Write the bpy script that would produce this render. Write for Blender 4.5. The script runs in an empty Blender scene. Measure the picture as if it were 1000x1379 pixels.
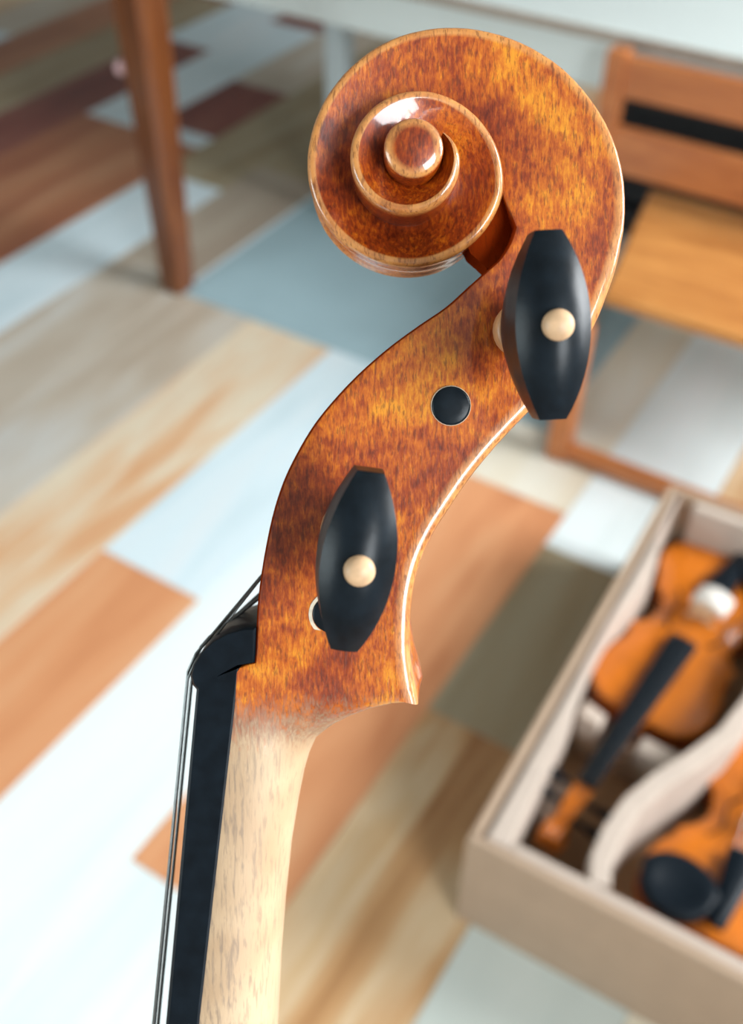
import bpy, math, random
import numpy as np
from mathutils import Vector, Matrix
random.seed(4)
C = bpy.context.scene.collection

# ------------------------------------------------------------------ camera
# world: X across the floor planks, Y along them, Z up; lens is 1.35 m above the floor
FPX = 1414.0
p_, r_, y_ = math.radians(43.8), math.radians(0.725), math.radians(31.6)
F = np.array([0, math.cos(p_), -math.sin(p_)]); R = np.array([1.0, 0, 0]); U = np.cross(R, F)
R, U = math.cos(r_) * R + math.sin(r_) * U, -math.sin(r_) * R + math.cos(r_) * U
c_, s_ = math.cos(y_), math.sin(y_)
M3 = np.array([[c_, -s_, 0], [s_, c_, 0], [0, 0, 1]])
R, U, F = M3 @ R, M3 @ U, M3 @ F
CAM = np.array([0, 0, 1.35])
cd = bpy.data.cameras.new('camera'); cam = bpy.data.objects.new('camera', cd); C.objects.link(cam)
cam.matrix_world = Matrix(((R[0], U[0], -F[0], CAM[0]), (R[1], U[1], -F[1], CAM[1]), (R[2], U[2], -F[2], CAM[2]), (0, 0, 0, 1)))
cd.sensor_fit = 'VERTICAL'; cd.sensor_height = 36.0; cd.lens = 36.0 * FPX / 1379.0
cd.clip_start = 0.02; cd.clip_end = 60
cd.dof.use_dof = True; cd.dof.focus_distance = 0.178; cd.dof.aperture_fstop = 13.5
bpy.context.scene.camera = cam

# ------------------------------------------------------------------ light
W = bpy.data.worlds.new('daylight'); bpy.context.scene.world = W; W.use_nodes = True
bg = W.node_tree.nodes['Background']; bg.inputs[0].default_value = (0.80, 0.92, 1.0, 1); bg.inputs[1].default_value = 0.3

def area(name, loc, aim, sx, sy, power, col):
    l = bpy.data.lights.new(name, 'AREA'); l.shape = 'RECTANGLE'; l.size = sx; l.size_y = sy
    l.energy = power; l.color = col
    o = bpy.data.objects.new(name, l); C.objects.link(o); o.location = loc
    o.rotation_euler = Vector(aim).to_track_quat('-Z', 'Z').to_euler()
    return o
area('window_and_fill_light', (1.84, 2.00, 1.75), (-1, -.1, -0.4), 1.4, 1.3, 175, (0.95, 0.98, 1.0))
area('window_and_fill_light', (1.84, -0.62, 1.95), (-1, .3, -0.4), 0.9, 1.2, 66, (0.92, 0.97, 1.0))
area('window_and_fill_light', (-1.9, -1.74, 1.30), (0.35, 1, -0.75), 1.6, 1.2, 50, (0.84, 0.97, 1.0))  # added fill light for the near-left floor and the violin's side
vs = bpy.context.scene.view_settings
bpy.context.scene.display_settings.display_device = 'sRGB'
vs.view_transform = 'Standard'; vs.look = 'None'; vs.gamma = 1.0; vs.use_curve_mapping = False
vs.exposure = 0.12

# ------------------------------------------------------------------ helpers
def obj(name, verts, faces, mat=None, parent=None, smooth=False, label=None, cat=None, group=None, kind=None, loc=None, attr=None, mats=None, fmat=None):
    me = bpy.data.meshes.new(name)
    me.from_pydata([tuple(map(float, v)) for v in verts], [], [tuple(f) for f in faces])
    for m in (mats or ([mat] if mat else [])): me.materials.append(m)
    if fmat is not None: me.polygons.foreach_set('material_index', fmat)
    if smooth: me.polygons.foreach_set('use_smooth', [True] * len(me.polygons))
    if attr:
        for k, vals in attr.items():
            a = me.attributes.new(k, 'FLOAT', 'POINT'); a.data.foreach_set('value', [float(x) for x in vals])
    me.update()
    o = bpy.data.objects.new(name, me); C.objects.link(o)
    if parent: o.parent = parent
    if loc: o.location = loc
    tag(o, label, cat, group, kind)
    return o

def tag(o, label=None, cat=None, group=None, kind=None):
    for k, v in (('label', label), ('category', cat), ('group', group), ('kind', kind)):
        if v: o[k] = v
    return o

def empty(name, loc=(0, 0, 0), rz=0.0, label=None, cat=None, group=None):
    o = bpy.data.objects.new(name, None); C.objects.link(o)
    o.location = loc; o.rotation_euler = (0, 0, rz); o.empty_display_size = 0.05
    return tag(o, label, cat, group)

class MB:
    def __init__(s): s.v = []; s.f = []
    def add(s, v, f):
        n = len(s.v); s.v += [tuple(map(float, q)) for q in v]; s.f += [tuple(i + n for i in g) for g in f]; return s
    def box(s, x0, x1, y0, y1, z0, z1, b=0.0):
        return s.prism([(x0, y0), (x1, y0), (x1, y1), (x0, y1)], z0, z1, b)
    def prism(s, pts, z0, z1, b=0.0):
        # vertical prism over a counter-clockwise outline, edges chamfered by b
        n = len(pts); P = np.array(pts, float); cen = P.mean(0)
        def inset(d):
            q = []
            for i in range(n):
                a, c, e = P[i - 1], P[i], P[(i + 1) % n]
                t1 = (c - a) / (np.linalg.norm(c - a) + 1e-9); t2 = (e - c) / (np.linalg.norm(e - c) + 1e-9)
                n1 = np.array([-t1[1], t1[0]]); n2 = np.array([-t2[1], t2[0]]); m = n1 + n2
                m /= max(1e-6, m @ n1) if abs(m @ n1) > .3 else 1
                q.append(c + m * d)
            return q
        if b > 0:
            I = inset(b); rings = [(I, z0), (P, z0 + b), (P, z1 - b), (I, z1)]
        else: rings = [(P, z0), (P, z1)]
        v = [(q[0], q[1], z) for ring, z in rings for q in ring]; f = []
        for k in range(len(rings) - 1):
            for i in range(n):
                j = (i + 1) % n; f.append((k * n + i, k * n + j, (k + 1) * n + j, (k + 1) * n + i))
        f.append(tuple(reversed(range(n)))); f.append(tuple((len(rings) - 1) * n + i for i in range(n)))
        return s.add(v, f)
    def tube(s, pts, rad, n=8, caps=True):
        P = [np.array(q, float) for q in pts]; m = len(P); v = []; f = []
        rads = rad if hasattr(rad, '__len__') else [rad] * m
        up = None
        for i in range(m):
            t = P[min(i + 1, m - 1)] - P[max(i - 1, 0)]; t /= np.linalg.norm(t)
            if up is None:
                up = np.cross(t, [0, 0, 1.0])
                if np.linalg.norm(up) < .1: up = np.cross(t, [0, 1.0, 0])
            up = up - t * (up @ t); up /= np.linalg.norm(up); w = np.cross(t, up)
            for k in range(n):
                a = 2 * math.pi * k / n; v.append(P[i] + rads[i] * (math.cos(a) * up + math.sin(a) * w))
        for i in range(m - 1):
            for k in range(n):
                j = (k + 1) % n; f.append((i * n + k, i * n + j, (i + 1) * n + j, (i + 1) * n + k))
        if caps: f.append(tuple(reversed(range(n)))); f.append(tuple((m - 1) * n + k for k in range(n)))
        return s.add(v, f)
    def rings(s, rings, caps=True):
        n = len(rings[0]); v = [q for r in rings for q in r]; f = []
        for i in range(len(rings) - 1):
            for k in range(n):
                j = (k + 1) % n; f.append((i * n + k, i * n + j, (i + 1) * n + j, (i + 1) * n + k))
        if caps: f.append(tuple(reversed(range(n)))); f.append(tuple((len(rings) - 1) * n + k for k in range(n)))
        return s.add(v, f)
    def lathe(s, prof, n=24, o=(0, 0, 0)):
        return s.rings([[(o[0] + r * math.cos(2 * math.pi * k / n), o[1] + r * math.sin(2 * math.pi * k / n), o[2] + z) for k in range(n)] for r, z in prof])
    def build(s, name, mat, parent=None, **k): return obj(name, s.v, s.f, mat, parent, **k)

# ------------------------------------------------------------------ materials
def nt(name):
    m = bpy.data.materials.new(name); m.use_nodes = True; t = m.node_tree
    return m, t, t.nodes['Principled BSDF']
def N(t, kind, **k):
    n = t.nodes.new(kind)
    for a, b in k.items(): setattr(n, a, b)
    return n
def ramp(t, src, stops):
    r = N(t, 'ShaderNodeValToRGB'); e = r.color_ramp.elements
    while len(e) < len(stops): e.new(0.5)
    for q, (pos, col) in zip(e, stops):
        q.position = pos; q.color = (*col, 1) if len(col) == 3 else col
    t.links.new(src, r.inputs[0]); return r.outputs[0]
def mix(t, fac, a, b, blend='MIX'):
    m = N(t, 'ShaderNodeMix', data_type='RGBA', blend_type=blend)
    for sock, val in ((m.inputs[0], fac), (m.inputs[6], a), (m.inputs[7], b)):
        if hasattr(val, 'links'): t.links.new(val, sock)
        elif hasattr(val, '__len__'): sock.default_value = (*val, 1)
        else: sock.default_value = val
    return m.outputs[2]
def math_(t, op, a, b=0.0, c=None):
    m = N(t, 'ShaderNodeMath', operation=op)
    for i, val in enumerate((a, b) if c is None else (a, b, c)):
        if hasattr(val, 'links'): t.links.new(val, m.inputs[i])
        else: m.inputs[i].default_value = val
    return m.outputs[0]
def coords(t, scale=(1, 1, 1), kind='Object', rot=(0, 0, 0)):
    tc = N(t, 'ShaderNodeTexCoord'); mp = N(t, 'ShaderNodeMapping'); mp.inputs['Scale'].default_value = scale; mp.inputs['Rotation'].default_value = rot
    t.links.new(tc.outputs[kind], mp.inputs[0]); return mp.outputs[0]
def noise(t, vec, scale, detail=3.0, rough=0.55, dist=0.0):
    n = N(t, 'ShaderNodeTexNoise'); n.inputs['Scale'].default_value = scale; n.inputs['Detail'].default_value = detail
    n.inputs['Roughness'].default_value = rough; n.inputs['Distortion'].default_value = dist
    t.links.new(vec, n.inputs['Vector']); return n.outputs[0]
def bump(t, b, h, strength, dist=0.001):
    n = N(t, 'ShaderNodeBump'); n.inputs['Strength'].default_value = strength; n.inputs['Distance'].default_value = dist
    t.links.new(h, n.inputs['Height']); t.links.new(n.outputs[0], b.inputs['Normal'])
def plain(name, col, rough=0.5, metal=0.0, var=0.12, sc=40.0, bmp=0.0, coat=0.0, spec=0.5):
    m, t, b = nt(name)
    n = noise(t, coords(t), sc)
    c = ramp(t, n, [(0.3, tuple(x * (1 - var) for x in col)), (0.7, tuple(min(1, x * (1 + var)) for x in col))])
    t.links.new(c, b.inputs['Base Color']); b.inputs['Roughness'].default_value = rough; b.inputs['Metallic'].default_value = metal
    b.inputs['Coat Weight'].default_value = coat; b.inputs['Specular IOR Level'].default_value = spec
    if bmp: bump(t, b, n, bmp)
    return m
def wood(name, lo, hi, rough=0.4, scale=(60, 6, 60), coat=0.0, rot=(0, 0, 0)):
    m, t, b = nt(name)
    n = noise(t, coords(t, scale, rot=rot), 1.0, 4, .6, .6)
    c = ramp(t, n, [(0.3, lo), (0.7, hi)])
    t.links.new(c, b.inputs['Base Color']); b.inputs['Roughness'].default_value = rough; b.inputs['Coat Weight'].default_value = coat
    b.inputs['Coat Roughness'].default_value = .15
    bump(t, b, n, 0.15); return m

def plank_mat(name, stops, rough=0.42, streak=1.0):
    # printed wood plank: long soft streaks along the board, shifted for every board
    m, t, b = nt(name)
    geo = N(t, 'ShaderNodeNewGeometry'); oi = N(t, 'ShaderNodeObjectInfo')
    off = N(t, 'ShaderNodeCombineXYZ'); t.links.new(math_(t, 'MULTIPLY', oi.outputs['Random'], 37.0), off.inputs[2])
    ad = N(t, 'ShaderNodeVectorMath', operation='ADD'); t.links.new(geo.outputs['Position'], ad.inputs[0]); t.links.new(off.outputs[0], ad.inputs[1])
    mp = N(t, 'ShaderNodeMapping'); mp.inputs['Scale'].default_value = (9.0, 1.5, 1); t.links.new(ad.outputs[0], mp.inputs[0])
    n1 = noise(t, mp.outputs[0], 1.0, 2.5, .5, .8)
    mp2 = N(t, 'ShaderNodeMapping'); mp2.inputs['Scale'].default_value = (70, 5, 1); t.links.new(ad.outputs[0], mp2.inputs[0])
    n2 = noise(t, mp2.outputs[0], 1.0, 3, .6, .4)
    v = math_(t, 'ADD', math_(t, 'MULTIPLY', n1, 0.8), math_(t, 'MULTIPLY', n2, 0.2))
    t.links.new(ramp(t, v, stops), b.inputs['Base Color'])
    b.inputs['Roughness'].default_value = rough
    bump(t, b, n2, 0.05); return m
PL = {
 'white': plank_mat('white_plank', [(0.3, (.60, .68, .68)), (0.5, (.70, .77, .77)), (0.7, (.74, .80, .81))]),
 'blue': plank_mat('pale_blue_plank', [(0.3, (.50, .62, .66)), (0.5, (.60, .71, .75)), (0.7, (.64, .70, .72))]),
 'cream': plank_mat('cream_plank', [(0.34, (.56, .44, .30)), (0.5, (.66, .60, .48)), (0.65, (.68, .66, .58))]),
 'peach': plank_mat('peach_plank', [(0.36, (.58, .26, .11)), (0.48, (.64, .42, .25)), (0.58, (.66, .58, .44)), (0.7, (.62, .34, .17))]),
 'orange': plank_mat('orange_plank', [(0.3, (.44, .16, .065)), (0.5, (.60, .27, .125)), (0.7, (.66, .36, .19))]),
 'grey': plank_mat('grey_tan_plank', [(0.35, (.40, .32, .24)), (0.5, (.48, .42, .34)), (0.65, (.54, .53, .49))]),
 'tan': plank_mat('tan_streaked_plank', [(0.36, (.44, .25, .11)), (0.48, (.60, .43, .26)), (0.6, (.64, .54, .39)), (0.7, (.52, .36, .20))]),
 'honey': plank_mat('honey_plank', [(0.34, (.30, .13, .045)), (0.46, (.48, .27, .12)), (0.56, (.60, .44, .27)), (0.68, (.50, .30, .13))]),
 'pale': plank_mat('pale_grey_plank', [(0.3, (.44, .48, .45)), (0.5, (.50, .54, .50)), (0.7, (.54, .57, .53))]),
 'fawn': plank_mat('fawn_plank', [(0.3, (.30, .23, .17)), (0.6, (.38, .32, .25))]),
 'rust': plank_mat('rust_brown_plank', [(0.3, (.26, .085, .04)), (0.55, (.36, .15, .07)), (0.7, (.42, .22, .12))]),
 'red': plank_mat('dark_red_plank', [(0.3, (.13, .028, .022)), (0.5, (.19, .05, .035)), (0.7, (.24, .09, .06))]),
 'olive': plank_mat('olive_tan_plank', [(0.3, (.24, .17, .085)), (0.5, (.32, .25, .15)), (0.7, (.36, .31, .21))]),
}
WALLM = plain('wall_paint', (.30, .31, .30), .8, var=.03, sc=3)
BLACK = plain('ebony', (.0045, .008, .012), .36, var=.3, sc=300, bmp=.03, spec=.14)
PEGM = plain('ebony_peg', (.006, .010, .014), .34, var=.4, sc=260, bmp=.06, spec=.2)
BOX_W = plain('boxwood', (.62, .40, .23), .5, var=.15, sc=500)
COLLAR = plain('boxwood_collar', (.45, .22, .10), .4, var=.15, sc=500)
STEEL = plain('wound_steel', (.16, .17, .17), .32, 1.0, var=.15, sc=900)
CHALK = plain('raw_maple_rim', (.60, .52, .40), .8, var=.15, sc=900)
MATM = plain('grey_blue_mat', (.30, .42, .46), .55, var=.05, sc=6)
WHITE = plain('white_laminate', (.60, .66, .64), .38, var=.02, sc=8)
EDGE = plain('tan_edge_band', (.30, .24, .19), .5, var=.1)
WLEG = plain('grey_white_paint', (.42, .48, .49), .5, var=.04)
BROWN = wood('brown_table_wood', (.075, .017, .004), (.185, .058, .013), .34, (40, 40, 4), .3)
CHAIRM = wood('orange_chair_wood', (.32, .095, .026), (.47, .165, .048), .42, (8, 50, 50), .1)
CHAIRD = wood('chair_seat_wood', (.36, .13, .03), (.58, .26, .07), .40, (6, 30, 30), .15)
CARD = plain('tan_cardboard', (.36, .255, .175), .85, var=.05, sc=20)
LINER = plain('beige_liner', (.45, .37, .31), .9, var=.05, sc=30)
CARDIN = plain('brown_cardboard_lining', (.30, .17, .085), .85, var=.12, sc=25)
VIOLINM = plain('small_violin_varnish', (.52, .135, .005), .3, var=.18, sc=18, coat=.25)
RIBM = plain('violin_rib_varnish', (.34, .075, .012), .25, var=.2, sc=20, coat=.4)
FOAM = plain('white_foam', (.60, .56, .51), .9, var=.04, sc=60)
PINKFOAM = plain('pale_pink_foam', (.74, .50, .45), .9, var=.04, sc=60)
CASEM = plain('black_case_cloth', (.012, .012, .014), .7, var=.3, sc=60)
PINKSPOT = plain('pale_pink_highlight', (.70, .46, .48), .3, var=.05)
WINFR = plain('window_frame_paint', (.75, .76, .75), .5, var=.03)
def glass_mat():
    m, t, b = nt('window_glass')
    tr = N(t, 'ShaderNodeBsdfTransparent'); gl = N(t, 'ShaderNodeBsdfGlossy'); gl.inputs['Roughness'].default_value = .02
    mx = N(t, 'ShaderNodeMixShader'); mx.inputs[0].default_value = .06
    t.links.new(tr.outputs[0], mx.inputs[1]); t.links.new(gl.outputs[0], mx.inputs[2])
    t.links.new(mx.outputs[0], t.nodes['Material Output'].inputs[0]); return m
GLASS = glass_mat()

def varnish():
    m, t, b = nt('amber_violin_varnish')
    co = coords(t)
    big = noise(t, co, 42, 4, .6, .5); mid = noise(t, co, 230, 4, .65, .3)
    fig = noise(t, coords(t, (1700, 420, 1700)), 1.0, 4, .65, .4)
    fleck = noise(t, coords(t, (2200, 430, 2200)), 1.0, 3, .6)
    v = math_(t, 'ADD', math_(t, 'ADD', math_(t, 'MULTIPLY', big, .48), math_(t, 'MULTIPLY', mid, .22)), math_(t, 'MULTIPLY', fig, .30))
    base = ramp(t, v, [(0.39, (.11, .010, .001)), (0.47, (.30, .040, .002)), (0.54, (.54, .120, .004)), (0.62, (.76, .28, .011))])
    at = N(t, 'ShaderNodeAttribute', attribute_name='shade_stain')  # shade painted on the front rim, dark stain inside the pegbox
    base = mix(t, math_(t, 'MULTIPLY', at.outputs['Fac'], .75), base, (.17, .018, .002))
    ed = N(t, 'ShaderNodeAttribute', attribute_name='edge')
    edf = math_(t, 'MULTIPLY', ed.outputs['Fac'], ramp(t, mid, [(0.3, (.35,) * 3), (0.6, (.85,) * 3)]))
    base = mix(t, edf, base, (.66, .30, .085))
    dark = ramp(t, fleck, [(0.54, (0, 0, 0)), (0.63, (1, 1, 1))])
    base = mix(t, math_(t, 'MULTIPLY', dark, .55), base, (.09, .014, .003))
    # bare maple neck below the head, with smoky open grain
    mgrain = noise(t, coords(t, (1500, 190, 1500)), 1.0, 3, .6, .4)
    tint = noise(t, co, 60, 2, .5)
    maple = ramp(t, tint, [(0.35, (.45, .30, .175)), (0.65, (.57, .41, .255))])
    gm = ramp(t, mgrain, [(0.50, (0, 0, 0)), (0.66, (1, 1, 1))])
    sx = N(t, 'ShaderNodeSeparateXYZ'); t.links.new(co, sx.inputs[0])
    smoky = math_(t, 'MULTIPLY', gm, N_map(t, sx.outputs[0], -.010, -.026, .25, .75))
    maple = mix(t, smoky, maple, (.24, .17, .12))
    fade = N_map(t, math_(t, 'ADD', sx.outputs[1], math_(t, 'MULTIPLY', math_(t, 'SUBTRACT', fig, .5), .016)), -.0320, -.0415, 0, 1)
    col = mix(t, fade, base, maple)
    t.links.new(col, b.inputs['Base Color'])
    t.links.new(math_(t, 'MAXIMUM', N_map(t, fade, 0, 1, .34, .55), N_map(t, at.outputs['Fac'], .6, 1.2, 0, .9)), b.inputs['Roughness'])
    t.links.new(math_(t, 'MULTIPLY', N_map(t, fade, 0, 1, .8, 0), math_(t, 'SUBTRACT', 1.0, N_map(t, at.outputs['Fac'], .6, 1.2, 0, 1))), b.inputs['Coat Weight'])
    t.links.new(math_(t, 'MULTIPLY', .5, math_(t, 'SUBTRACT', 1.0, N_map(t, at.outputs['Fac'], .6, 1.2, 0, 1))), b.inputs['Specular IOR Level'])
    b.inputs['Coat Roughness'].default_value = .07
    hb = math_(t, 'ADD', math_(t, 'MULTIPLY', fleck, .6), math_(t, 'MULTIPLY', fig, .5))
    bump(t, b, hb, .32, .0002)
    return m
def N_map(t, src, a, b_, c, d):
    n = N(t, 'ShaderNodeMapRange'); t.links.new(src, n.inputs[0])
    for i, val in enumerate((a, b_, c, d)): n.inputs[i + 1].default_value = val
    return n.outputs[0]
VARN = varnish()

# ------------------------------------------------------------------ floor and room
W0, PW, H = -0.156 * 1.35, 0.163 * 1.35, 1.35
X0, X1, Y0, Y1 = -4.3, 1.9, -1.8, 5.2
fl = MB().box(X0, X1, Y0, Y1, -0.05, -0.004).build('floor', plain('floor_joint', (.16, .12, .09), .8), kind='structure')
# boards of each row: list of (far end, finish), measured along Y in units of the eye height
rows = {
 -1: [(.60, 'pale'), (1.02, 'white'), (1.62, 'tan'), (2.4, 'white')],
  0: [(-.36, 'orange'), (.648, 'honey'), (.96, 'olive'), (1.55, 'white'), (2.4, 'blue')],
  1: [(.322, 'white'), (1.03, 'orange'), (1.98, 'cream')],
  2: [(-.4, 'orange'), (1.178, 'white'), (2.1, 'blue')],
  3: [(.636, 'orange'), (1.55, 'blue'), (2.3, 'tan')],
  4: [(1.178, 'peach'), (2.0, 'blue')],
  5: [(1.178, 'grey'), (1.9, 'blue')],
  6: [(1.22, 'grey'), (1.645, 'fawn'), (2.4, 'olive')],  # olive board carries the shade under the white table in its colour
  7: [(1.52, 'blue'), (2.4, 'olive')],  # olive again, for the table's shade painted into the board
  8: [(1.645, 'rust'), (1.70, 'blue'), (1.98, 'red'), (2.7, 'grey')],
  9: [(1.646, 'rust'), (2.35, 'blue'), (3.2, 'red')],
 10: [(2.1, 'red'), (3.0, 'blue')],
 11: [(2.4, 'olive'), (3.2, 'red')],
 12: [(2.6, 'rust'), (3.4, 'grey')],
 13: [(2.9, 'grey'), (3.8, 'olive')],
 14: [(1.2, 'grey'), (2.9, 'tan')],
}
keys = list(PL)
def plank(k, y0, y1, kind):
    x1 = min(W0 - PW * k, X1); x0 = max(W0 - PW * (k + 1), X0); g = .0005; c = .0009
    y0 = max(y0, Y0); y1 = min(y1, Y1)
    if y1 - y0 < .02 or x1 - x0 < .02: return
    cx, cy = (x0 + x1) / 2, (y0 + y1) / 2; hx, hy = (x1 - x0) / 2 - g, (y1 - y0) / 2 - g
    v = [(sx * hx, sy * hy, -.004) for sx, sy in ((-1, -1), (1, -1), (1, 1), (-1, 1))]
    v += [(sx * hx, sy * hy, -c) for sx, sy in ((-1, -1), (1, -1), (1, 1), (-1, 1))]
    v += [(sx * (hx - c), sy * (hy - c), 0) for sx, sy in ((-1, -1), (1, -1), (1, 1), (-1, 1))]
    f = [(8, 9, 10, 11)] + [(a + i, a + (i + 1) % 4, a + 4 + (i + 1) % 4, a + 4 + i) for a in (0, 4) for i in range(4)]
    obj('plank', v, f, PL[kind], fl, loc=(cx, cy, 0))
kmin = int(math.floor((W0 - X1) / PW)); kmax = int(math.ceil((W0 - X0) / PW))
for k in range(kmin, kmax):
    lst = rows.get(k)
    if lst:
        first = lst[0][0]
        y = Y0; e = first
        while e - 1.0 > Y0 / H: e -= 1.0
        ends = []
        while e < first - .01: ends.append((e, random.choice(keys))); e += 1.0
        ends += lst
        e = lst[-1][0] + 1.0
    else:
        ends = []; e = Y0 / H + random.uniform(.2, 1.0)
    while e < Y1 / H + 1.0: ends.append((e, random.choice(keys))); e += 1.0
    y = Y0
    for e, kind in ends: plank(k, y, e * H, kind); y = e * H

def wall_with_hole(name, axis, pos, a0, a1, hole, out):
    # wall slab 0.15 thick along one axis; hole = (a0, a1, z0, z1) or None
    m = MB(); p0, p1 = sorted((pos, pos + out * .15)); T = 2.7
    def piece(s0, s1, z0, z1):
        if axis == 'x': m.box(p0, p1, s0, s1, z0, z1)
        else: m.box(s0, s1, p0, p1, z0, z1)
    if hole:
        h0, h1, z0, z1 = hole
        piece(a0, h0, -.05, T); piece(h1, a1, -.05, T); piece(h0, h1, -.05, z0); piece(h0, h1, z1, T)
    else: piece(a0, a1, -.05, T)
    return m.build(name, WALLM, kind='structure')
wall_with_hole('wall_left', 'x', X0, Y0, Y1, None, -1)
m = MB()
for y0, y1, z0, z1 in ((Y0, -1.1, -.05, 2.7), (-.1, 1.3, -.05, 2.7), (2.7, Y1, -.05, 2.7), (-1.1, -.1, -.05, 1.3), (-1.1, -.1, 2.6, 2.7), (1.3, 2.7, -.05, 1.1), (1.3, 2.7, 2.4, 2.7)):
    m.box(X1, X1 + .15, y0, y1, z0, z1)
m.build('wall_right', WALLM, kind='structure')
wall_with_hole('wall_back', 'y', Y1, X0 - .15, X1 + .15, None, 1)
wall_with_hole('wall_front', 'y', Y0, X0 - .15, X1 + .15, (-2.7, -1.1, .7, 1.9), -1)
MB().box(X0 - .15, X1 + .15, Y0 - .15, Y1 + .15, 2.7, 2.8).build('ceiling', WALLM, kind='structure')
def window(name, axis, pos, h, out):
    root = empty(name); root['kind'] = 'structure'
    h0, h1, z0, z1 = h; a, b = sorted((pos + out * .04, pos + out * .10)); mid = (h0 + h1) / 2
    m = MB(); t = .05
    for s0, s1, q0, q1 in ((h0, h0 + t, z0, z1), (h1 - t, h1, z0, z1), (h0 + t, h1 - t, z0, z0 + t), (h0 + t, h1 - t, z1 - t, z1), (mid - t / 2, mid + t / 2, z0 + t, z1 - t)):
        m.box(*((a, b, s0, s1) if axis == 'x' else (s0, s1, a, b)), q0, q1)
    m.build('window_frame', WINFR, root, kind='structure')
    c = (a + b) / 2
    for s0, s1 in ((h0 + t, mid - t / 2), (mid + t / 2, h1 - t)):
        MB().box(*((c - .002, c + .002, s0, s1) if axis == 'x' else (s0, s1, c - .002, c + .002)), z0 + t, z1 - t).build('pane', GLASS, root, kind='structure')
window('window_1', 'x', X1, (-1.1, -.1, 1.3, 2.6), 1)
window('window_3', 'x', X1, (1.3, 2.7, 1.1, 2.4), 1)
window('fill_window', 'y', Y0, (-2.7, -1.1, .7, 1.9), -1)  # unseen window, added as the source of the front fill

# ------------------------------------------------------------------ mat, tables, chair, case
MB().box(-1.513, -.56, 1.592, 2.25, .0005, .004, .001).build('floor_mat', MATM, label='flat grey-blue floor mat beneath the white table and beside the brown leg', cat='mat')

# white low table
wt = empty('white_table', (-.55, 2.35, 0), label='white low table with a tan edge strip behind the orange chair', cat='table')
MB().box(-1.35, 1.25, -.31, .35, .598, .622, .003).build('tabletop', WHITE, wt)
MB().box(-1.353, 1.253, -.314, -.3105, .600, .6195).build('edge_band', EDGE, wt, label='thin tan edge band')
MB().box(-1.33, 1.23, -.300, -.280, .502, .5975, .001).build('apron', WHITE, wt)
MB().box(-1.33, 1.23, .31, .33, .502, .5975, .001).build('apron', WHITE, wt)
MB().box(-1.33, -1.31, -.279, .309, .502, .5975, .001).build('apron', WHITE, wt)
MB().box(1.21, 1.23, -.279, .309, .502, .5975, .001).build('apron', WHITE, wt)
for x, y in ((-.845, -.252), (1.15, -.252), (-.845, .27), (1.15, .27)):
    MB().box(x - .025, x + .025, y - .025, y + .025, .0042 if x < 0 and y < 0 else 0, .5975, .003).build('leg', WLEG, wt)

# brown table at the left, one leg in view
bt = empty('brown_table', (-2.0, 1.1, 0), label='reddish-brown wooden table on thick tapered legs beside the grey-blue mat', cat='table')
MB().box(-.52, .50, -.50, .56, 1.0, 1.035, .006).build('tabletop', BROWN, bt)
for x, y in ((.465, .505), (-.45, .505), (.465, -.43), (-.45, -.43)):
    m = MB(); rg = []
    for z, h in ((0, .027), (.006, .031), (.35, .038), (.60, .043), (.999, .046)):
        b = h * .3; rg.append([(x + q[0], y + q[1], z) for q in ((-h + b, -h), (h - b, -h), (h, -h + b), (h, h - b), (h - b, h), (-h + b, h), (-h, h - b), (-h, -h + b))])
    m.rings(rg); m.build('leg', BROWN, bt)
m = MB(); m.box(-.40, .418, .49, .515, .90, .9995, .002); m.build('apron', BROWN, bt)
m = MB(); m.box(.455, .48, -.38, .455, .90, .9995, .002); m.build('apron', BROWN, bt)
k = MB(); k.lathe([(.004, 0), (.005, .006), (.012, .010), (.016, .017), (.0155, .024), (.010, .030), (.001, .032)], 16)  # ball added to stand for a blurred highlight beside the leg
kn = k.build('highlight_ball', PINKSPOT, bt, smooth=True, label='pale pink ball added as a blurred highlight on the leg')
kn.location = (.430, .49, .515); kn.rotation_euler = (math.radians(90), 0, math.radians(-62))

# orange child's chair
ch = empty('wooden_chair', (-.25, 1.8, 0), label="child's orange wooden chair with two-rail back in front of the white table", cat='chair')
def bar(name, pts, z0, z1, mat=CHAIRM, b=.003): return MB().prism(pts, z0, z1, b).build(name, mat, ch)
bar('seat', [(-.26, -.185), (.26, -.185), (.335, .24), (-.335, .24)], .305, .330, CHAIRD, .005)
for s in (-1, 1):
    # post behind, leaning legs in front, floor runner
    a, b = sorted((s * .412, s * .449))
    bar('back_post', [(a, .165), (b, .165), (b, .205), (a, .205)], .0, .612)
    a, b = sorted((s * .243, s * .283))
    bar('front_leg', [(a, -.285), (b, -.285), (b, -.245), (a, -.245)], .0, .304)
    q = [(s * .246, -.244), (s * .280, -.244), (s * .445, .164), (s * .413, .164)]
    bar('floor_runner', q if s > 0 else q[::-1], .004, .036)
    q = [(s * .262, -.20), (s * .285, -.20), (s * .430, .164), (s * .411, .164)]
    bar('seat_rail', q if s > 0 else q[::-1], .255, .3045)
bar('front_stretcher', [(-.2425, -.28), (.2425, -.28), (.2425, -.25), (-.2425, -.25)], .004, .036)
bar('back_rail', [(-.4115, .172), (.4115, .172), (.4115, .194), (-.4115, .194)], .527, .604)
bar('back_rail', [(-.4115, .172), (.4115, .172), (.4115, .194), (-.4115, .194)], .375, .468)

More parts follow.
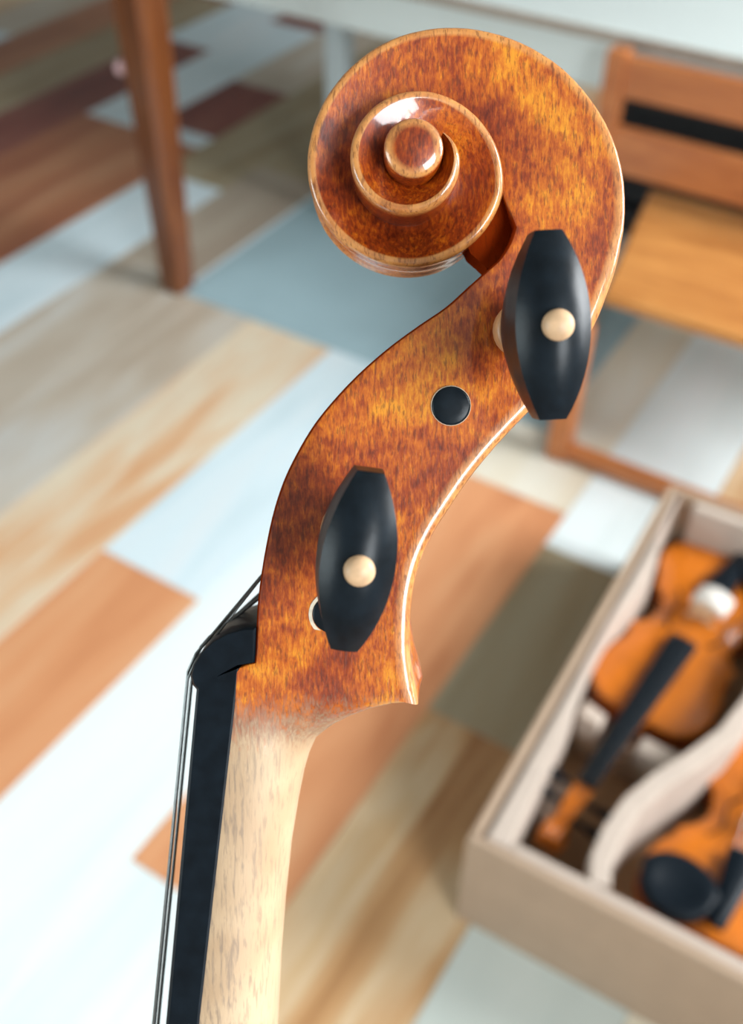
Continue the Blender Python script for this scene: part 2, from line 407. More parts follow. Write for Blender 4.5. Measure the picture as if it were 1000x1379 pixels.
# black case under the table
def case(loc, label, h):
    bc = empty('instrument_case', loc, label=label, cat='case')
    q = [(-.40, -.10), (.42, -.07), (.42, .07), (-.40, .10)]
    MB().prism(q, 0, h * .55, .012).build('base', CASEM, bc)
    MB().prism(q, h * .55 + .0005, h, .02).build('lid', CASEM, bc)
    MB().box(-.06, .06, -.106, -.088, h * .42, h * .6, .004).build('handle', CASEM, bc)
case((-.75, 2.50, 0), 'low black instrument case lying under the white table, just behind the chair', .14)
case((-.56, 2.80, 0), 'taller black instrument case further back, seen between the two rails of the chair', .20)

# ------------------------------------------------------------------ violins
BODY = [(0, .004), (1.5, .030), (6, .053), (16, .069), (32, .079), (52, .0835), (72, .0838), (95, .0800), (116, .0735), (132, .0735), (143, .0775), (150, .0745),
        (156, .0660), (168, .0590), (186, .0556), (204, .0580), (220, .0670), (232, .0800), (237, .0838), (246, .0830), (262, .0930), (284, .1015), (306, .1035), (326, .0985), (342, .0840), (351, .0590), (355, .030), (356, .004)]
def body_outline(inset=0.0):
    pts = [(w - inset if w > .02 else w, y / 1000.0) for y, w in BODY]
    return [(x, y) for x, y in pts] + [(-x, y) for x, y in reversed(pts)]
def plate(z0, edge, arch, sign, over=.0025):
    # arched plate: rings from the edge in to the centre line
    O = body_outline(-over); n = len(O); rg = []
    rg.append([(x, y, z0) for x, y in O]); rg.append([(x, y, z0 + sign * edge) for x, y in O])
    for k in (.93, .84, .7, .5, .25, .02):
        h = edge + arch * (1 - k ** 2.2) * (1 if k < .9 else .15)
        rg.append([(x * k, .178 + (y - .178) * (1 - (1 - k) * .85), z0 + sign * h) for x, y in O])
    return rg if sign > 0 else [r[::-1] for r in rg]
def make_violin_parts(root, chinrest, foam_mat=None):
    """x across, y from scroll (0) to end button (0.59), z up from the back"""
    yb = .237
    def sh(rings): return [[(x, y + yb, z) for x, y, z in r] for r in rings]
    MB().rings(sh(plate(.042, .0035, .013, 1))).build('top_plate', VIOLINM, root, smooth=True)
    O = body_outline(.0005)
    MB().rings(sh([[(x, y, .0125) for x, y in O], [(x, y, .0415) for x, y in O]])).build('ribs', RIBM, root)
    MB().rings(sh(plate(.012, .0035, .008, -1))).build('back_plate', RIBM, root, smooth=True)
    # neck, pegbox and scroll
    m = MB(); rg = []
    for y, w, z0, z1 in ((.236, .0165, .020, .048), (.215, .0150, .033, .049), (.150, .0132, .037, .0515), (.108, .0120, .036, .053), (.100, .0125, .026, .053), (.06, .0105, .030, .054), (.030, .008, .030, .050), (.014, .0065, .024, .046)):
        rg.append([(-w, y, z1), (-w * .9, y, (z0 + z1) / 2), (-w * .45, y, z0), (w * .45, y, z0), (w * .9, y, (z0 + z1) / 2), (w, y, z1)])
    m.rings(rg)
    m.build('neck', VIOLINM, root)
    m = MB()
    for s in (-1, 1):
        sp = []; 
        for i in range(22):
            a = 1.0 + i * .42; r = .026 * math.exp(-.085 * i)
            sp.append((s * (.0045 + .0006 * i), .024 - r * math.cos(a), .036 + r * math.sin(a)))
        m.tube(sp, [.009 * math.exp(-.05 * i) for i in range(22)], 8)
    m.tube([(-.018, .024, .036), (-.006, .024, .036), (.006, .024, .036), (.018, .024, .036)], [.0052, .013, .013, .0052], 12)
    m.build('scroll', VIOLINM, root, smooth=True)
    for s, y in ((1, .056), (-1, .070), (1, .086), (-1, .099)):
        m = MB(); x0 = s * .009
        m.tube([(s * -.011, y, .045), (s * .012, y, .045), (s * .024, y, .045), (s * .0285, y, .045)], [.0030, .0038, .0036, .0050], 8)
        rg = []
        for q, L in ((.029, .0045), (.036, .011), (.044, .0125), (.049, .0115), (.0515, .005)):
            T = .0050; rg.append([(s * q, y + T * math.sin(a) , .045 + L * math.cos(a)) for a in np.linspace(0, 2 * math.pi, 12, endpoint=False)])
        m.rings(rg); m.build('peg', BLACK, root, smooth=True)
    # fingerboard, nut, tailpiece, bridge
    m = MB(); rg = []
    for y, w, z, h in ((.1085, .012, .0532, .0045), (.24, .0165, .0585, .005), (.377, .021, .0655, .005)):
        rg.append([(-w, y, z)] + [(w * q, y, z + h + .004 * (1 - q * q) * w / .021) for q in (-1, -.5, 0, .5, 1)] + [(w, y, z)])
    m.rings(rg).build('fingerboard', BLACK, root)
    MB().box(-.0125, .0125, .102, .108, .0525, .0605, .001).build('nut', BLACK, root)
    yb2 = .432; O = [(-.0205, .0585), (-.0205, .064), (-.013, .066), (-.0145, .078), (-.019, .0835), (-.009, .0895), (.009, .0895), (.019, .0835), (.0145, .078), (.013, .066), (.0205, .064), (.0205, .0585), (.010, .0585), (.006, .064), (-.006, .064), (-.010, .0585)]
    MB().rings([[(x, yb2 - .002, z) for x, z in O], [(x, yb2 + .002, z) for x, z in O]]).build('bridge', BOX_W, root)
    m = MB(); rg = []
    for y, w, z in ((.478, .021, .0735), (.486, .022, .0745), (.53, .016, .070), (.578, .011, .0645), (.584, .009, .0635)):
        rg.append([(-w, y, z - .004)] + [(w * q, y, z + .005 * (1 - q * q)) for q in (-1, -.5, 0, .5, 1)] + [(w, y, z - .004)])
    m.rings(rg).build('tailpiece', BLACK, root)
    for i in range(4):
        a = (-.0082, -.0027, .0027, .0082)[i]; b = (-.0165, -.0055, .0055, .0165)[i]; hz = (0, .0022, .0022, 0)[i]
        MB().tube([(a * .5, .075, .0500), (a, .105, .0612), (b, yb2, .0868 + hz), (b * .85, .482, .0790)], .00045, 5).build('string', STEEL, root)
    for s in (-1, 1):
        P = []
        for i in range(13):
            q = i / 12.0; P.append((s * (.030 + .020 * q + .006 * math.sin(q * 6.283)), yb + .158 + .074 * q, .0592 - .002 * q - .0035 * abs(q - .3)))
        MB().tube(P, [.0032] + [.0017] * 11 + [.0036], 6).build('sound_hole', BLACK, root)
    if chinrest:
        # broad oval cup at the lower bout, left of the tailpiece
        O = [(.056 + .050 * math.cos(a) * (1.0 if math.sin(a) < 0 else .92), .564 + .042 * math.sin(a)) for a in np.linspace(0, 2 * math.pi, 28, endpoint=False)]
        m = MB(); cx, cy = .056, .564
        m.rings([[(x, y, .060) for x, y in O], [(x, y, .073) for x, y in O], [(cx + (x - cx) * .88, cy + (y - cy) * .88, .0765) for x, y in O], [(cx + (x - cx) * .6, cy + (y - cy) * .6, .0715) for x, y in O], [(cx + (x - cx) * .05, cy + (y - cy) * .05, .069) for x, y in O]])
        m.build('chin_rest', BLACK, root, smooth=True)

ZB = .078
BX, BY, BW, BL = -.232, .603, .78, .735
box = empty('storage_box', (BX, BY, 0), math.radians(1.6), label='open tan cardboard box with beige padded dividers holding violins', cat='box')
T = .012; HB = .205
MB().box(0, BW, 0, BL, 0, .010, .001).build('bottom_panel', CARD, box)
MB().box(0, BW, 0, T, .0102, HB, .003).build('side_panel', CARD, box)
MB().box(0, BW, BL - T, BL, .0102, HB, .003).build('side_panel', CARD, box)
MB().box(0, T, T + .0003, BL - T - .0003, .0102, HB, .003).build('side_panel', CARD, box)
MB().box(BW - T, BW, T + .0003, BL - T - .0003, .0102, HB, .003).build('side_panel', CARD, box)
MB().box(T + .001, BW - T - .001, T + .001, BL - T - .001, .0105, ZB - .012, .001).build('floor_pad', CARDIN, box)
# beige foam along the left wall and the near wall, with a lip above the cardboard
lin = [(T + .007, T + .002), (.048, T + .002), (.044, .09), (.036, .26), (.0235, .32), (.0225, .42), (.036, .49), (.040, .56), (.0225, .62), (.0225, BL - T - .002), (T + .007, BL - T - .002)]
MB().prism(lin, ZB - .0115, HB - .004, .002).build('foam_liner', LINER, box)
MB().box(.050, BW - T - .002, T + .0015, T + .016, ZB - .0115, HB - .006, .002).build('foam_liner', LINER, box)
MB().box(.050, BW - T - .002, BL - T - .018, BL - T - .0015, ZB - .0115, HB - .006, .002).build('foam_liner', LINER, box)
# curved divider between the two violins
cl = [(.158, .030), (.147, .06), (.146, .10), (.153, .15), (.172, .20), (.198, .25), (.224, .31), (.238, .38), (.240, .45), (.250, .54), (.262, .62), (.265, BL - T - .020)]
def ribbon(cl, t, z0, z1):
    P = np.array(cl); q = []
    for i in range(len(P)):
        d = P[min(i + 1, len(P) - 1)] - P[max(i - 1, 0)]; d /= np.linalg.norm(d); q.append(np.array([d[1], -d[0]]) * t / 2)
    m = MB(); rg = []
    for a, b in zip(P, q):
        L, Rr = a - b, a + b; c = b * .8
        rg.append([(L[0], L[1], z0), (Rr[0], Rr[1], z0), (Rr[0], Rr[1], z1 - .004), (a[0] + c[0], a[1] + c[1], z1), (a[0] - c[0], a[1] - c[1], z1), (L[0], L[1], z1 - .004)])
    return m.rings(rg)
ribbon(cl, .026, ZB - .0115, HB - .005).build('divider', LINER, box)
# cross rest that carries the neck of the first violin
MB().prism([(.0445, .268), (.148, .262), (.190, .262), (.196, .285), (.0375, .300)], ZB - .0115, ZB + .032, .003).build('neck_rest', CARD, box)
MB().prism([(.0385, .272), (.070, .267), (.072, .290), (.0375, .300)], ZB + .0325, HB - .05, .003).build('neck_rest', LINER, box)
MB().prism([(.125, .264), (.192, .262), (.200, .288), (.127, .292)], ZB + .0325, HB - .06, .003).build('neck_rest', LINER, box)
MB().prism([(.047, .13), (.070, .13), (.070, .20), (.045, .20)], ZB - .0115, ZB + .03, .003).build('neck_block', LINER, box)
ribbon([(.520, .03), (.505, .1), (.50, .2), (.485, .3), (.47, .4), (.46, .5), (.465, .6), (.47, BL - T - .02)], .026, ZB - .0115, HB - .005).build('divider', LINER, box)

v1 = empty('violin', (-.160, .682, ZB + .001), math.radians(-5.0), label='orange violin lying scroll-first in the box beside the left wall', cat='violin', group='violins in the box')
make_violin_parts(v1, True); v1.scale = (1.05, 1.075, 1.0)
v2 = empty('violin', (.068, 1.276, ZB + .001), math.radians(180 - 1.0), label='orange violin with a black chin rest towards the near wall of the box', cat='violin', group='violins in the box')
make_violin_parts(v2, True)
def pad(loc, rz, mat, label, w=.052, l=.036):
    m = MB(); rg = []
    for x in np.linspace(-w / 2, w / 2, 9):
        z = -.010 * (x / (w / 2)) ** 2
        rg.append([(x, -l / 2, z), (x, -l / 2 + .003, z - .003), (x, l / 2 - .003, z - .003), (x, l / 2, z), (x, l / 2, z + .009), (x, l / 2 - .003, z + .012), (x, -l / 2 + .003, z + .012), (x, -l / 2, z + .009)])
    o = m.rings(rg).build('foam_pad', mat, label=label, cat='pad'); o.location = loc; o.rotation_euler = (0, 0, rz); return o
pad((-.1125, 1.165, ZB + .090), math.radians(-10), FOAM, 'white foam pad lying across the strings of the far violin before its bridge')
pad((.083, .858, ZB + .090), math.radians(25), PINKFOAM, 'pale pink foam pad across the strings of the violin with its chin rest nearest')

# ------------------------------------------------------------------ the violin held up close
# its side is traced in picture pixels, then set in its own metric frame 0.195 m from the lens, mid-plane tipped a little downward
D = .195; tl = math.radians(5.0)
nW = -F * math.cos(tl) - U * math.sin(tl); vW = U * math.cos(tl) - F * math.sin(tl); uW = R
def P(px, py, w):
    d = F + R * (px - 500) / FPX - U * (py - 690) / FPX
    k = (w + F @ nW * D) / (d @ nW); q = k * d - F * D
    return np.array([q @ uW, q @ vW, w])
Ov = CAM + F * D
vio = empty('violin', label='varnished violin held upright close up, scroll and two ebony pegs facing the lens', cat='violin')
vio.matrix_world = Matrix(((uW[0], vW[0], nW[0], Ov[0]), (uW[1], vW[1], nW[1], Ov[1]), (uW[2], vW[2], nW[2], Ov[2]), (0, 0, 0, 1)))
MMm = .001
NA = 18
def sec_pts(Lp, Rp, W, wf, Wr, n, eL, eR, flute, ridge, q, rim, sc, core):
    """closed cross-section; Lp,Rp (u,v) ends of the side face, W half width at the face"""
    Lp = np.array(Lp[:2]); Rp = np.array(Rp[:2]); Lw = np.linalg.norm(Rp - Lp)
    el = min(eL / Lw, .2); er = min(eR / Lw, .35)
    a = [0, el * .5, el] + list(np.linspace(el, 1 - er, NA + 2)[1:-1]) + [1 - er, 1 - er * .55, 1 - er * .2, 1]
    face = []; edge = []; rim_shade = []
    for i, t in enumerate(a):
        xy = Lp + (Rp - Lp) * t
        if wf is None:
            w = Wr + (W - Wr) * max(0, 1 - t ** n) ** (1 / n)
            if n > 8:
                if i == 0: w -= .0004
                elif i == 1: w -= .0001
                if i == len(a) - 1: w = W - .0013
                elif i == len(a) - 2: w = W - .0006
                elif i == len(a) - 3: w = W - .00015
                elif i == len(a) - 4: w = W
            h = 0
        else:
            g = min(1, t / (1 - er)); w = wf + (W - wf) * (g ** sc)
            if i == len(a) - 1: w = W - .0011
            elif i == len(a) - 2: w = W - .0004
            elif i == len(a) - 3: w = W
            h = 0
        face.append((xy[0], xy[1], w)); edge.append(1.0 if (i >= len(a) - 4 and (n > 8 or wf is not None)) else (.0)); rim_shade.append(1.6 if (wf is None and n > 30 and i < 2) else h)  # front rim darkened: its shade is painted into the varnish
    wR = face[-1][2]; nb = 11; back = []
    out = (Rp - Lp) / Lw
    for k in range(1, nb):
        t = k / nb * 2 - 1; w = -t * wR
        dep = -flute * (1 - abs(2 * abs(t) - 1) ** 2.0) * (1 if abs(t) < .98 else 0) + ridge * (1 - abs(t)) ** .7
        xy = Rp + out * dep; back.append((xy[0], xy[1], w))
    far = [(x, y, -w) for x, y, w in reversed(face)]
    wl = face[0][2]
    left = []
    dpt = Lp + (Rp - Lp) * q
    if core is None: ww = max(wl - rim, .0015) if q >= 0 else .0045
    else: ww = core
    left = [(Lp[0], Lp[1], -ww), (dpt[0], dpt[1], -ww), (dpt[0], dpt[1], ww), (Lp[0], Lp[1], ww)]
    pts = face + back + far + left
    at_e = edge + [0] * len(back) + edge[::-1] + [0] * 4
    at_h = rim_shade + [0] * len(back) + rim_shade[::-1] + [1.3] * 4
    return pts, at_e, at_h
secs = []
def add_sec(*a): secs.append(sec_pts(*a))
# neck, from below the frame upward: left pixel (fingerboard glue line), right pixel (back of neck)
neckL = lambda y: 318 + (268 - 318) * (y - 905) / (1379 - 905)
nk = [(1379, 268, 374, 1379), (1300, 0, 378, 1290), (1230, 0, 384, 1215), (1150, 0, 393, 1130), (1080, 0, 402, 1075), (1030, 0, 410, 1035), (985, 0, 418, 1008), (955, 0, 427, 988)]
def Pn(px, py, w): return P(px, py, w)
n0L, n0R = P(268, 1379, .0137), P(374, 1379, 0); n1L, n1R = P(neckL(1230), 1230, .0132), P(384, 1215, 0)
dL = (n0L - n1L) / np.linalg.norm(n0L - n1L)
for ext in (.062, .05, .03, .015):
    L_ = n0L + dL * ext; R_ = n0R + dL * ext; R_[0] += ext * .02
    wl = .0137 + ext * .03
    add_sec(L_, R_, wl, None, 0, 2.5, .0004, .0004, 0, 0, 0, .003, 1, None)
for ly, lx, rx, ry in nk:
    W_ = .0137 - (1379 - ly) / 424 * .0013
    add_sec(P(lx or neckL(ly), ly, W_), P(rx, ry, 0), W_, None, 0, 2.5, .0004, .0004, 0, 0, 0, .003, 1, None)
# fan round the chin of the head
for lx, ly, rx, ry, n, s in ((315, 930, 437, 978, 3.0, 0), (317, 915, 452, 966, 3.6, .10), (319, 906, 473, 956, 4.8, .35), (323, 900, 500, 949, 7, .65), (329, 897, 530, 946, 14, .88), (335, 895, 551, 948, 30, 1), (342, 893, 563, 951, 40, 1)):
    W_ = .0124
    add_sec(P(lx, ly, W_), P(rx, ry, W_ * s), W_, None, W_ * s, n, .0005, .0012, 0, .0004 * s, 0, .004, 1, None)
pb = [(343, 884, 559, 930), (344, 868, 555, 905), (345, 845, 552, 880), (347, 810, 552, 845), (352, 770, 554, 812), (359, 730, 559, 782), (368, 690, 569, 750), (381, 650, 586, 715), (399, 612, 606, 684), (423, 572, 632, 646), (453, 535, 660, 611), (487, 500, 690, 578),
      (524, 468, 720, 547), (562, 440, 748, 516), (600, 414, 772, 485), (630, 387, 792, 455), (658, 362, 808, 424), (673, 348, 819, 395), (686, 327, 828, 370), (693, 306, 835, 345)]
qq = (0, 0, .05, .45, .58, .62, .62, .62, .62, .62, .61, .60, .58, .55, .50, .40, .05, -.25, -.42, -.50)
ridge_h = (.0021, .0019, .0014, .0007) + (0,) * 16
def catmull(a, b, c, d, t):
    a, b, c, d = (np.array(x, float) for x in (a, b, c, d))
    return .5 * (2 * b + (c - a) * t + (2 * a - 5 * b + 4 * c - d) * t * t + (3 * b - a - 3 * c + d) * t ** 3)
SUB = 4
for i in range(len(pb) - 1):
    a, b, c, d = pb[max(i - 1, 0)], pb[i], pb[i + 1], pb[min(i + 2, len(pb) - 1)]
    for k in range(SUB + (1 if i == len(pb) - 2 else 0)):
        f = k / SUB; lx, ly, rx, ry = catmull(a, b, c, d, f); t = (i + f) / (len(pb) - 1); W_ = .0123 + (.0086 - .0123) * t
        q = qq[i] + (qq[i + 1] - qq[i]) * f; rh = ridge_h[i] + (ridge_h[i + 1] - ridge_h[i]) * f
        add_sec(P(lx, ly, W_), P(rx, ry, W_), W_, None, W_, 60, .0005, .0017, min(.0012, .0003 * (i + f)), rh, q, .0045, 1, None)
# the volute: ridge traced from the back of the head round two and a half turns to the eye
ridge_px = [(838, 330), (843, 300), (843, 270), (841, 235), (834, 205), (823, 175), (808, 148), (789, 120), (760, 92), (730, 70), (695, 52), (655, 40), (610, 35.5), (565, 40), (520, 55), (484, 79), (454, 112), (430, 150), (418, 187), (413.5, 219), (416, 251), (425, 279),
            (444, 309), (472, 334), (505, 351), (535, 358.5), (565, 359.5), (595, 352), (625, 336), (649, 315), (667, 290), (678, 262), (680, 240), (675, 215), (667, 191), (655, 170), (637, 151), (616, 136), (592, 125), (568, 120.5), (541, 123), (517, 134), (496, 150), (481, 170), (473, 194), (471, 217), (476, 239), (487, 258), (503, 273), (523, 283.5), (545, 288), (568, 285), (589, 276), (607, 258), (618, 234), (620, 212), (615, 195), (607, 184), (596, 177)]
EYE_W = .0182; eye = P(557, 199, EYE_W)
def Wof(a):   # half width of the ridge by turned angle (degrees)
    return float(np.interp(a, [0, 90, 200, 300, 360, 450, 540, 630, 720, 790], [.0085, .0074, .0070, .0078, .0092, .0118, .0142, .0156, .0168, .0178]))
c0 = np.array([556, 215.0]); pa = None; cum = 0; TH = []; RR = []; WW = []
for x, y in ridge_px:
    a = math.degrees(math.atan2(-(y - c0[1]), x - c0[0]))
    if pa is not None: cum += (a - pa + 180) % 360 - 180
    pa = a; w = Wof(cum); q = P(x, y, w) - eye
    th = math.degrees(math.atan2(q[1], q[0])); 
    if TH: th = TH[-1] + (th - TH[-1] + 180) % 360 - 180
    TH.append(th); RR.append(math.hypot(q[0], q[1])); WW.append(w)
RE = .0049
TH = np.array(TH); RR = np.array(RR); WW = np.array(WW)
# smooth the radii a little
for _ in range(2): RR[1:-1] = .25 * RR[:-2] + .5 * RR[1:-1] + .25 * RR[2:]
def rof(t): return float(np.interp(t, TH, RR)) if t < TH[-1] else RE
def wof(t): return float(np.interp(t, TH, WW))
T0, T1 = TH[0], TH[-1]
def foot_drop(d): return float(np.interp(d, [0, 40, 120, 190, 240, 300, 400, 490, 560, 640, 740], [.0012, .0014, .0012, .0016, .0030, .0042, .0038, .0016, .0022, .0040, .0052]))
def wfoot(t): return wof(t) - foot_drop(t - T0)
ts = np.arange(T0 + 4, T1 - 1, 4.0)
for t in ts:
    r1 = rof(t); r0 = max(RE - .0004, rof(t + 360) - .0001); r0 = min(r0, r1 - .0006)
    cs = np.array([math.cos(math.radians(t)), math.sin(math.radians(t))])
    W_ = wof(t); d = t - T0; wf = wfoot(t)
    sc = float(np.interp(d, [0, 60, 120, 190, 300, 420, 500], [.35, .6, 1.2, 1.2, 1.3, 1.1, .9]))
    flute = float(np.interp(d, [0, 250, 330], [.0012, .0012, 0]))
    add_sec(eye[:2] + cs * r0, eye[:2] + cs * r1, W_, wf, 0, 1, .0003, .0013, flute, 0, 0, 0, sc, max(.002, wf - .0005))
n = len(secs[0][0]); verts = []; faces = []; ea = []; ha = []
for s in secs: verts += s[0]; ea += s[1]; ha += s[2]
for i in range(len(secs) - 1):
    for k in range(n):
        j = (k + 1) % n; faces.append((i * n + k, i * n + j, (i + 1) * n + j, (i + 1) * n + k))
faces.append(tuple(reversed(range(n)))); faces.append(tuple((len(secs) - 1) * n + k for k in range(n)))
head = obj('neck_and_scroll', verts, faces, VARN, vio, smooth=True, attr={'edge': ea, 'shade_stain': ha})
head.data.set_sharp_from_angle(angle=math.radians(50))
m = MB(); pr = []
for r, z in ((.0052, 0), (RE, .010), (RE, EYE_W - .0008), (RE - .0003, EYE_W - .0003), (RE - .0009, EYE_W), (.003, EYE_W + .0004), (.0005, EYE_W + .0006)): pr.append((r, z))
prof = [(r, -z) for r, z in reversed(pr)] + pr[1:]
m.lathe(prof, 40, (eye[0], eye[1], 0))
ez = [1.0 if (abs(v[2]) > EYE_W - .0005 and math.hypot(v[0] - eye[0], v[1] - eye[1]) > .0035) else 0 for v in m.v]
obj('scroll_eye', m.v, m.f, VARN, vio, smooth=True, attr={'edge': ez, 'shade_stain': [0] * len(m.v)}).data.set_sharp_from_angle(angle=math.radians(50))

# fingerboard
tpx = (265, 922); bpx = (322, 900)
def fb_sec(Tp, Bp, w, crown):
    Tn, Bn = np.array(Tp), np.array(Bp); nrm = (Tn - Bn)[:2]; nrm /= np.linalg.norm(nrm)
    pts = [(Bn[0], Bn[1], w), (Bn[0] + nrm[0] * .0004, Bn[1] + nrm[1] * .0004, w + .0002)]
    pts.append((Tn[0] - nrm[0] * .0005, Tn[1] - nrm[1] * .0005, w + .0002))
    for q in np.linspace(1, -1, 9):
        e = crown * (1 - q * q); pts.append((Tn[0] + nrm[0] * e, Tn[1] + nrm[1] * e, w * q * .985))
    pts += [(Tn[0] - nrm[0] * .0005, Tn[1] - nrm[1] * .0005, -w - .0002), (Bn[0] + nrm[0] * .0004, Bn[1] + nrm[1] * .0004, -w - .0002), (Bn[0], Bn[1], -w)]
    return pts
wA, wB = .0122, .0140
A_T, A_B = P(*tpx, wA), P(*bpx, wA); B_T, B_B = P(224, 1379, wB), P(268, 1379, wB)
lenA = np.linalg.norm(B_B - A_B); rg = []
for s in (0, .03, .25, .5, .75, 1, 1.6, 2.6, .270 / lenA):
    w = wA + (.021 - wA) * min(1, s * lenA / .270); Tp = A_T + (B_T - A_T) * s; Bp = A_B + (B_B - A_B) * s
    Tp[2] = Bp[2] = 0; rg.append(fb_sec(Tp[:2], Bp[:2], w, .0011 + .001 * s * lenA / .27))
MB().rings(rg).build('fingerboard', BLACK, vio)
# nut
nw = .0124; npx = [(343.5, 893), (344, 846), (330, 846), (306, 853), (286, 864), (270, 880), (260, 896), (256, 912), (259, 924), (265, 931), (280, 921), (300, 908), (320, 897)]
q = np.array([P(x, y, nw)[:2] for x, y in npx]); cen = q.mean(0); rg = []
for w, k in ((nw, .93), (nw - .0005, 1.0), (nw * .5, 1.035), (0, 1.05), (-nw * .5, 1.035), (-nw + .0005, 1.0), (-nw, .93)):
    rg.append([(*(cen + (a - cen) * (k if a[0] < cen[0] + .002 else min(k, 1))), w) for a in q])
MB().rings(rg).build('nut', BLACK, vio, smooth=True).data.set_sharp_from_angle(angle=math.radians(40))
# strings
tgt = [(407, 708, .0035), (402, 716, .001), (384, 778, -.001), (390, 764, -.0035)]
top0 = P(258, 905, .0085)
for i, w in enumerate((.0082, .0028, -.0028, -.0082)):
    lift = (0, .0009, .0009, 0)[i]; rad = (.00023, .00028, .00033, .00038)[i]
    bot = P(208, 1379, .0088)[:2]; a = np.array([*bot, w * 1.06]); a[0] -= lift * 1.2
    nt_ = np.array([*P(252.5, 915, .0085)[:2], w]); nt_[0] -= lift
    n2 = np.array([*P(262, 893, .0085)[:2], w]); n2[0] -= lift * .7; n2[1] += lift * .5
    n3 = np.array([*P(272, 880, .0085)[:2], w * .98]); n3[0] -= lift * .4; n3[1] += lift * .6
    far = nt_ + (a - nt_) * 3.7; far[2] = w * 1.9
    e = P(tgt[i][0], tgt[i][1], tgt[i][2])
    MB().tube([far, a, nt_, n2, n3, e], rad, 8).build('string', STEEL, vio, smooth=True)
# pegs
def peg(base_px, w0, pin_px, wpin, tilt, side=1):
    b = P(*base_px, w0); pn = P(*pin_px, wpin); ax = pn - b; L = np.linalg.norm(ax); ax /= L
    yv = np.array([math.sin(tilt), math.cos(tilt), 0]); yv -= ax * (yv @ ax); yv /= np.linalg.norm(yv); xv = np.cross(yv, ax)
    Hd = .0235; s0 = L - Hd       # head starts here along the axis
    def to(x, y, z): return tuple(b + xv * x + yv * y + ax * z)
    def circ(r, z, n=24): return [to(r * math.cos(2 * math.pi * k / n), r * math.sin(2 * math.pi * k / n), z) for k in range(n)]
    m = MB().rings([circ(r, z) for r, z in ((.0028, -.022), (.0037, 0), (.0038, s0 - .004), (.0040, s0 - .0005))])
    o = m.build('peg', PEGM, vio, smooth=True)
    m = MB(); m.rings([circ(r, z) for r, z in ((.0039, s0 - .0055), (.0046, s0 - .005), (.0048, s0 - .003), (.0046, s0 - .0008), (.0041, s0 - .0004))])
    m.build('collar', COLLAR, o, smooth=True, label='light boxwood collar')
    # thumb piece: lens-shaped sections that widen, then a domed end face
    tt = np.linspace(-1, 1, 19)
    def lens(T, Lh, z, endf=.36):
        r = [(T * (1 - (1 - endf) * abs(t) ** 2.0), Lh * t) for t in tt]
        return [to(x, y, z) for x, y in r] + [to(-x, y, z) for x, y in reversed(r)]
    rg = []
    for z, Lh, T, e in ((0, .0038, .0040, .9), (.0015, .0060, .0044, .7), (.004, .0092, .0048, .5), (.007, .0114, .0052, .42), (.010, .0127, .0057, .37), (.0135, .0137, .0059, .36), (.0152, .0138, .0058, .36)):
        rg.append(lens(T, Lh, s0 + z, e))
    # side wall up to the rim, then a domed end face built as a grid over the lens
    def dome(t, q):
        x = .0056 * (1 - .64 * t * t) * q; y = .0138 * t
        return to(x, y, s0 + Hd - .0003 - .0042 * t * t - .0030 * (x / .0056) ** 2)
    rg.append([dome(t, 1) for t in tt] + [dome(t, -1) for t in reversed(tt)])
    m = MB().rings(rg, caps=False)
    qs = np.linspace(1, -1, 13); nq = len(qs)
    m.add([dome(t, q) for t in tt for q in qs], [(a * nq + c, a * nq + c + 1, (a + 1) * nq + c + 1, (a + 1) * nq + c) for a in range(len(tt) - 1) for c in range(nq - 1)])
    h = m.build('thumb_piece', PEGM, o, smooth=True); h.data.set_sharp_from_angle(angle=math.radians(32))
    m = MB().rings([circ(r, s0 + Hd + z) for r, z in ((.0023, -.003), (.0023, .0001), (.0020, .0008), (.0013, .0013), (.0005, .0015), (.00005, .00153))])
    m.build('end_pin', BOX_W, o, smooth=True, label='pale round boxwood pin')
    return o
peg((692, 446), .0095, (752, 438), .0425, math.radians(-3), 1)
peg((466, 702), .0113, (484, 770), .0445, math.radians(8), 1)
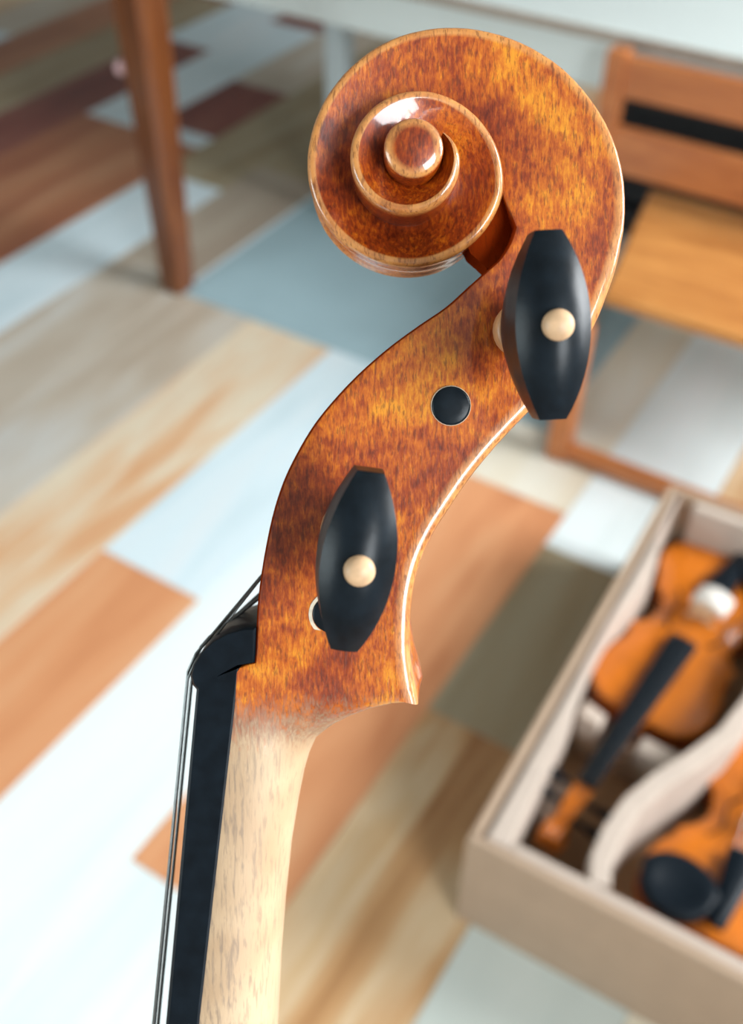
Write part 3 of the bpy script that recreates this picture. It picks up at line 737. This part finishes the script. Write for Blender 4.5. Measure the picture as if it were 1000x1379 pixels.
# far-side pegs: tapered shafts whose ends show as dark discs in raw-edged holes
def far_peg(px, w0, ring_r, tilt):
    b = P(*px, w0); o_ = np.array([b[0], b[1], 0.0])
    def circ(r, z, n=28): return [(b[0] + r * math.cos(2 * math.pi * k / n), b[1] + r * math.sin(2 * math.pi * k / n), z) for k in range(n)]
    m = MB().rings([circ(r, z) for r, z in ((.0040, -w0 - .010), (.0039, -w0), (.0034, w0 - .001), (.00335, w0 + .00005), (.0030, w0 + .00022), (.0016, w0 + .0003), (.0001, w0 + .00032))])
    o = m.build('peg', PEGM, vio, smooth=True)
    m = MB().rings([circ(r, z) for r, z in ((.0034, w0 - .0006), (.0034, w0 + .0001), (ring_r - .0001, w0 + .0001), (ring_r, w0 - .0006))], caps=False)
    m.build('peg_hole_rim', CHALK, vio, label='pale raw wood rim of a peg hole')
    tt = np.linspace(-1, 1, 15); rg = []
    cs, sn = math.cos(tilt), math.sin(tilt)
    for z, Lh, T in ((.010, .0040, .0040), (.014, .0075, .0043), (.020, .0125, .0053), (.026, .0137, .0055), (.030, .0125, .0045), (.0335, .006, .001)):
        r = [(T * (1 - .62 * abs(t) ** 1.75), Lh * t) for t in tt]; r = r + [(-x, y) for x, y in reversed(r)]
        rg.append([(b[0] + x * cs + y * sn, b[1] + y * cs - x * sn, -w0 - z) for x, y in r])
    MB().rings(rg).build('thumb_piece', PEGM, o, smooth=True)
    return o
far_peg((607, 547), .01045, .00356, .2)
far_peg((446, 828), .01175, .0041, -.3)
# body of the held violin, below the frame
ax = np.array([dL[0], dL[1], 0.0]); ax /= np.linalg.norm(ax); wv = np.array([0, 0, 1.0]); zt = np.cross(wv, ax)
zt = zt if zt[0] < 0 else -zt; wv = np.cross(ax, zt)
o_n = P(319, 901, 0); o_n = np.array([o_n[0], o_n[1], 0]) + ax * .128 - zt * .042
Bm = Matrix(((wv[0], ax[0], zt[0], o_n[0]), (wv[1], ax[1], zt[1], o_n[1]), (wv[2], ax[2], zt[2], o_n[2]), (0, 0, 0, 1)))
def bpart(name, rings, mat):
    o = MB().rings(rings).build(name, mat, vio, smooth=name != 'ribs'); o.matrix_local = Bm; return o
bpart('top_plate', plate(.042 - .006, .0035, .013, 1), VIOLINM)
O = body_outline(.0005)
bpart('ribs', [[(x, y, .0065) for x, y in O], [(x, y, .0355) for x, y in O]], RIBM)
bpart('back_plate', plate(.006, .0035, .008, -1), RIBM)
MB().add([tuple(map(float, q)) for q in (Bm @ Vector((sx * .0165, yy, zz)) for yy, zz in ((-.02, .020), (-.02, .043), (.004, .005), (.004, .043)) for sx in (-1, 1))], [(0, 1, 3, 2), (4, 6, 7, 5), (0, 4, 5, 1), (2, 3, 7, 6), (0, 2, 6, 4), (1, 5, 7, 3)]).build('neck_heel', VARN, vio)
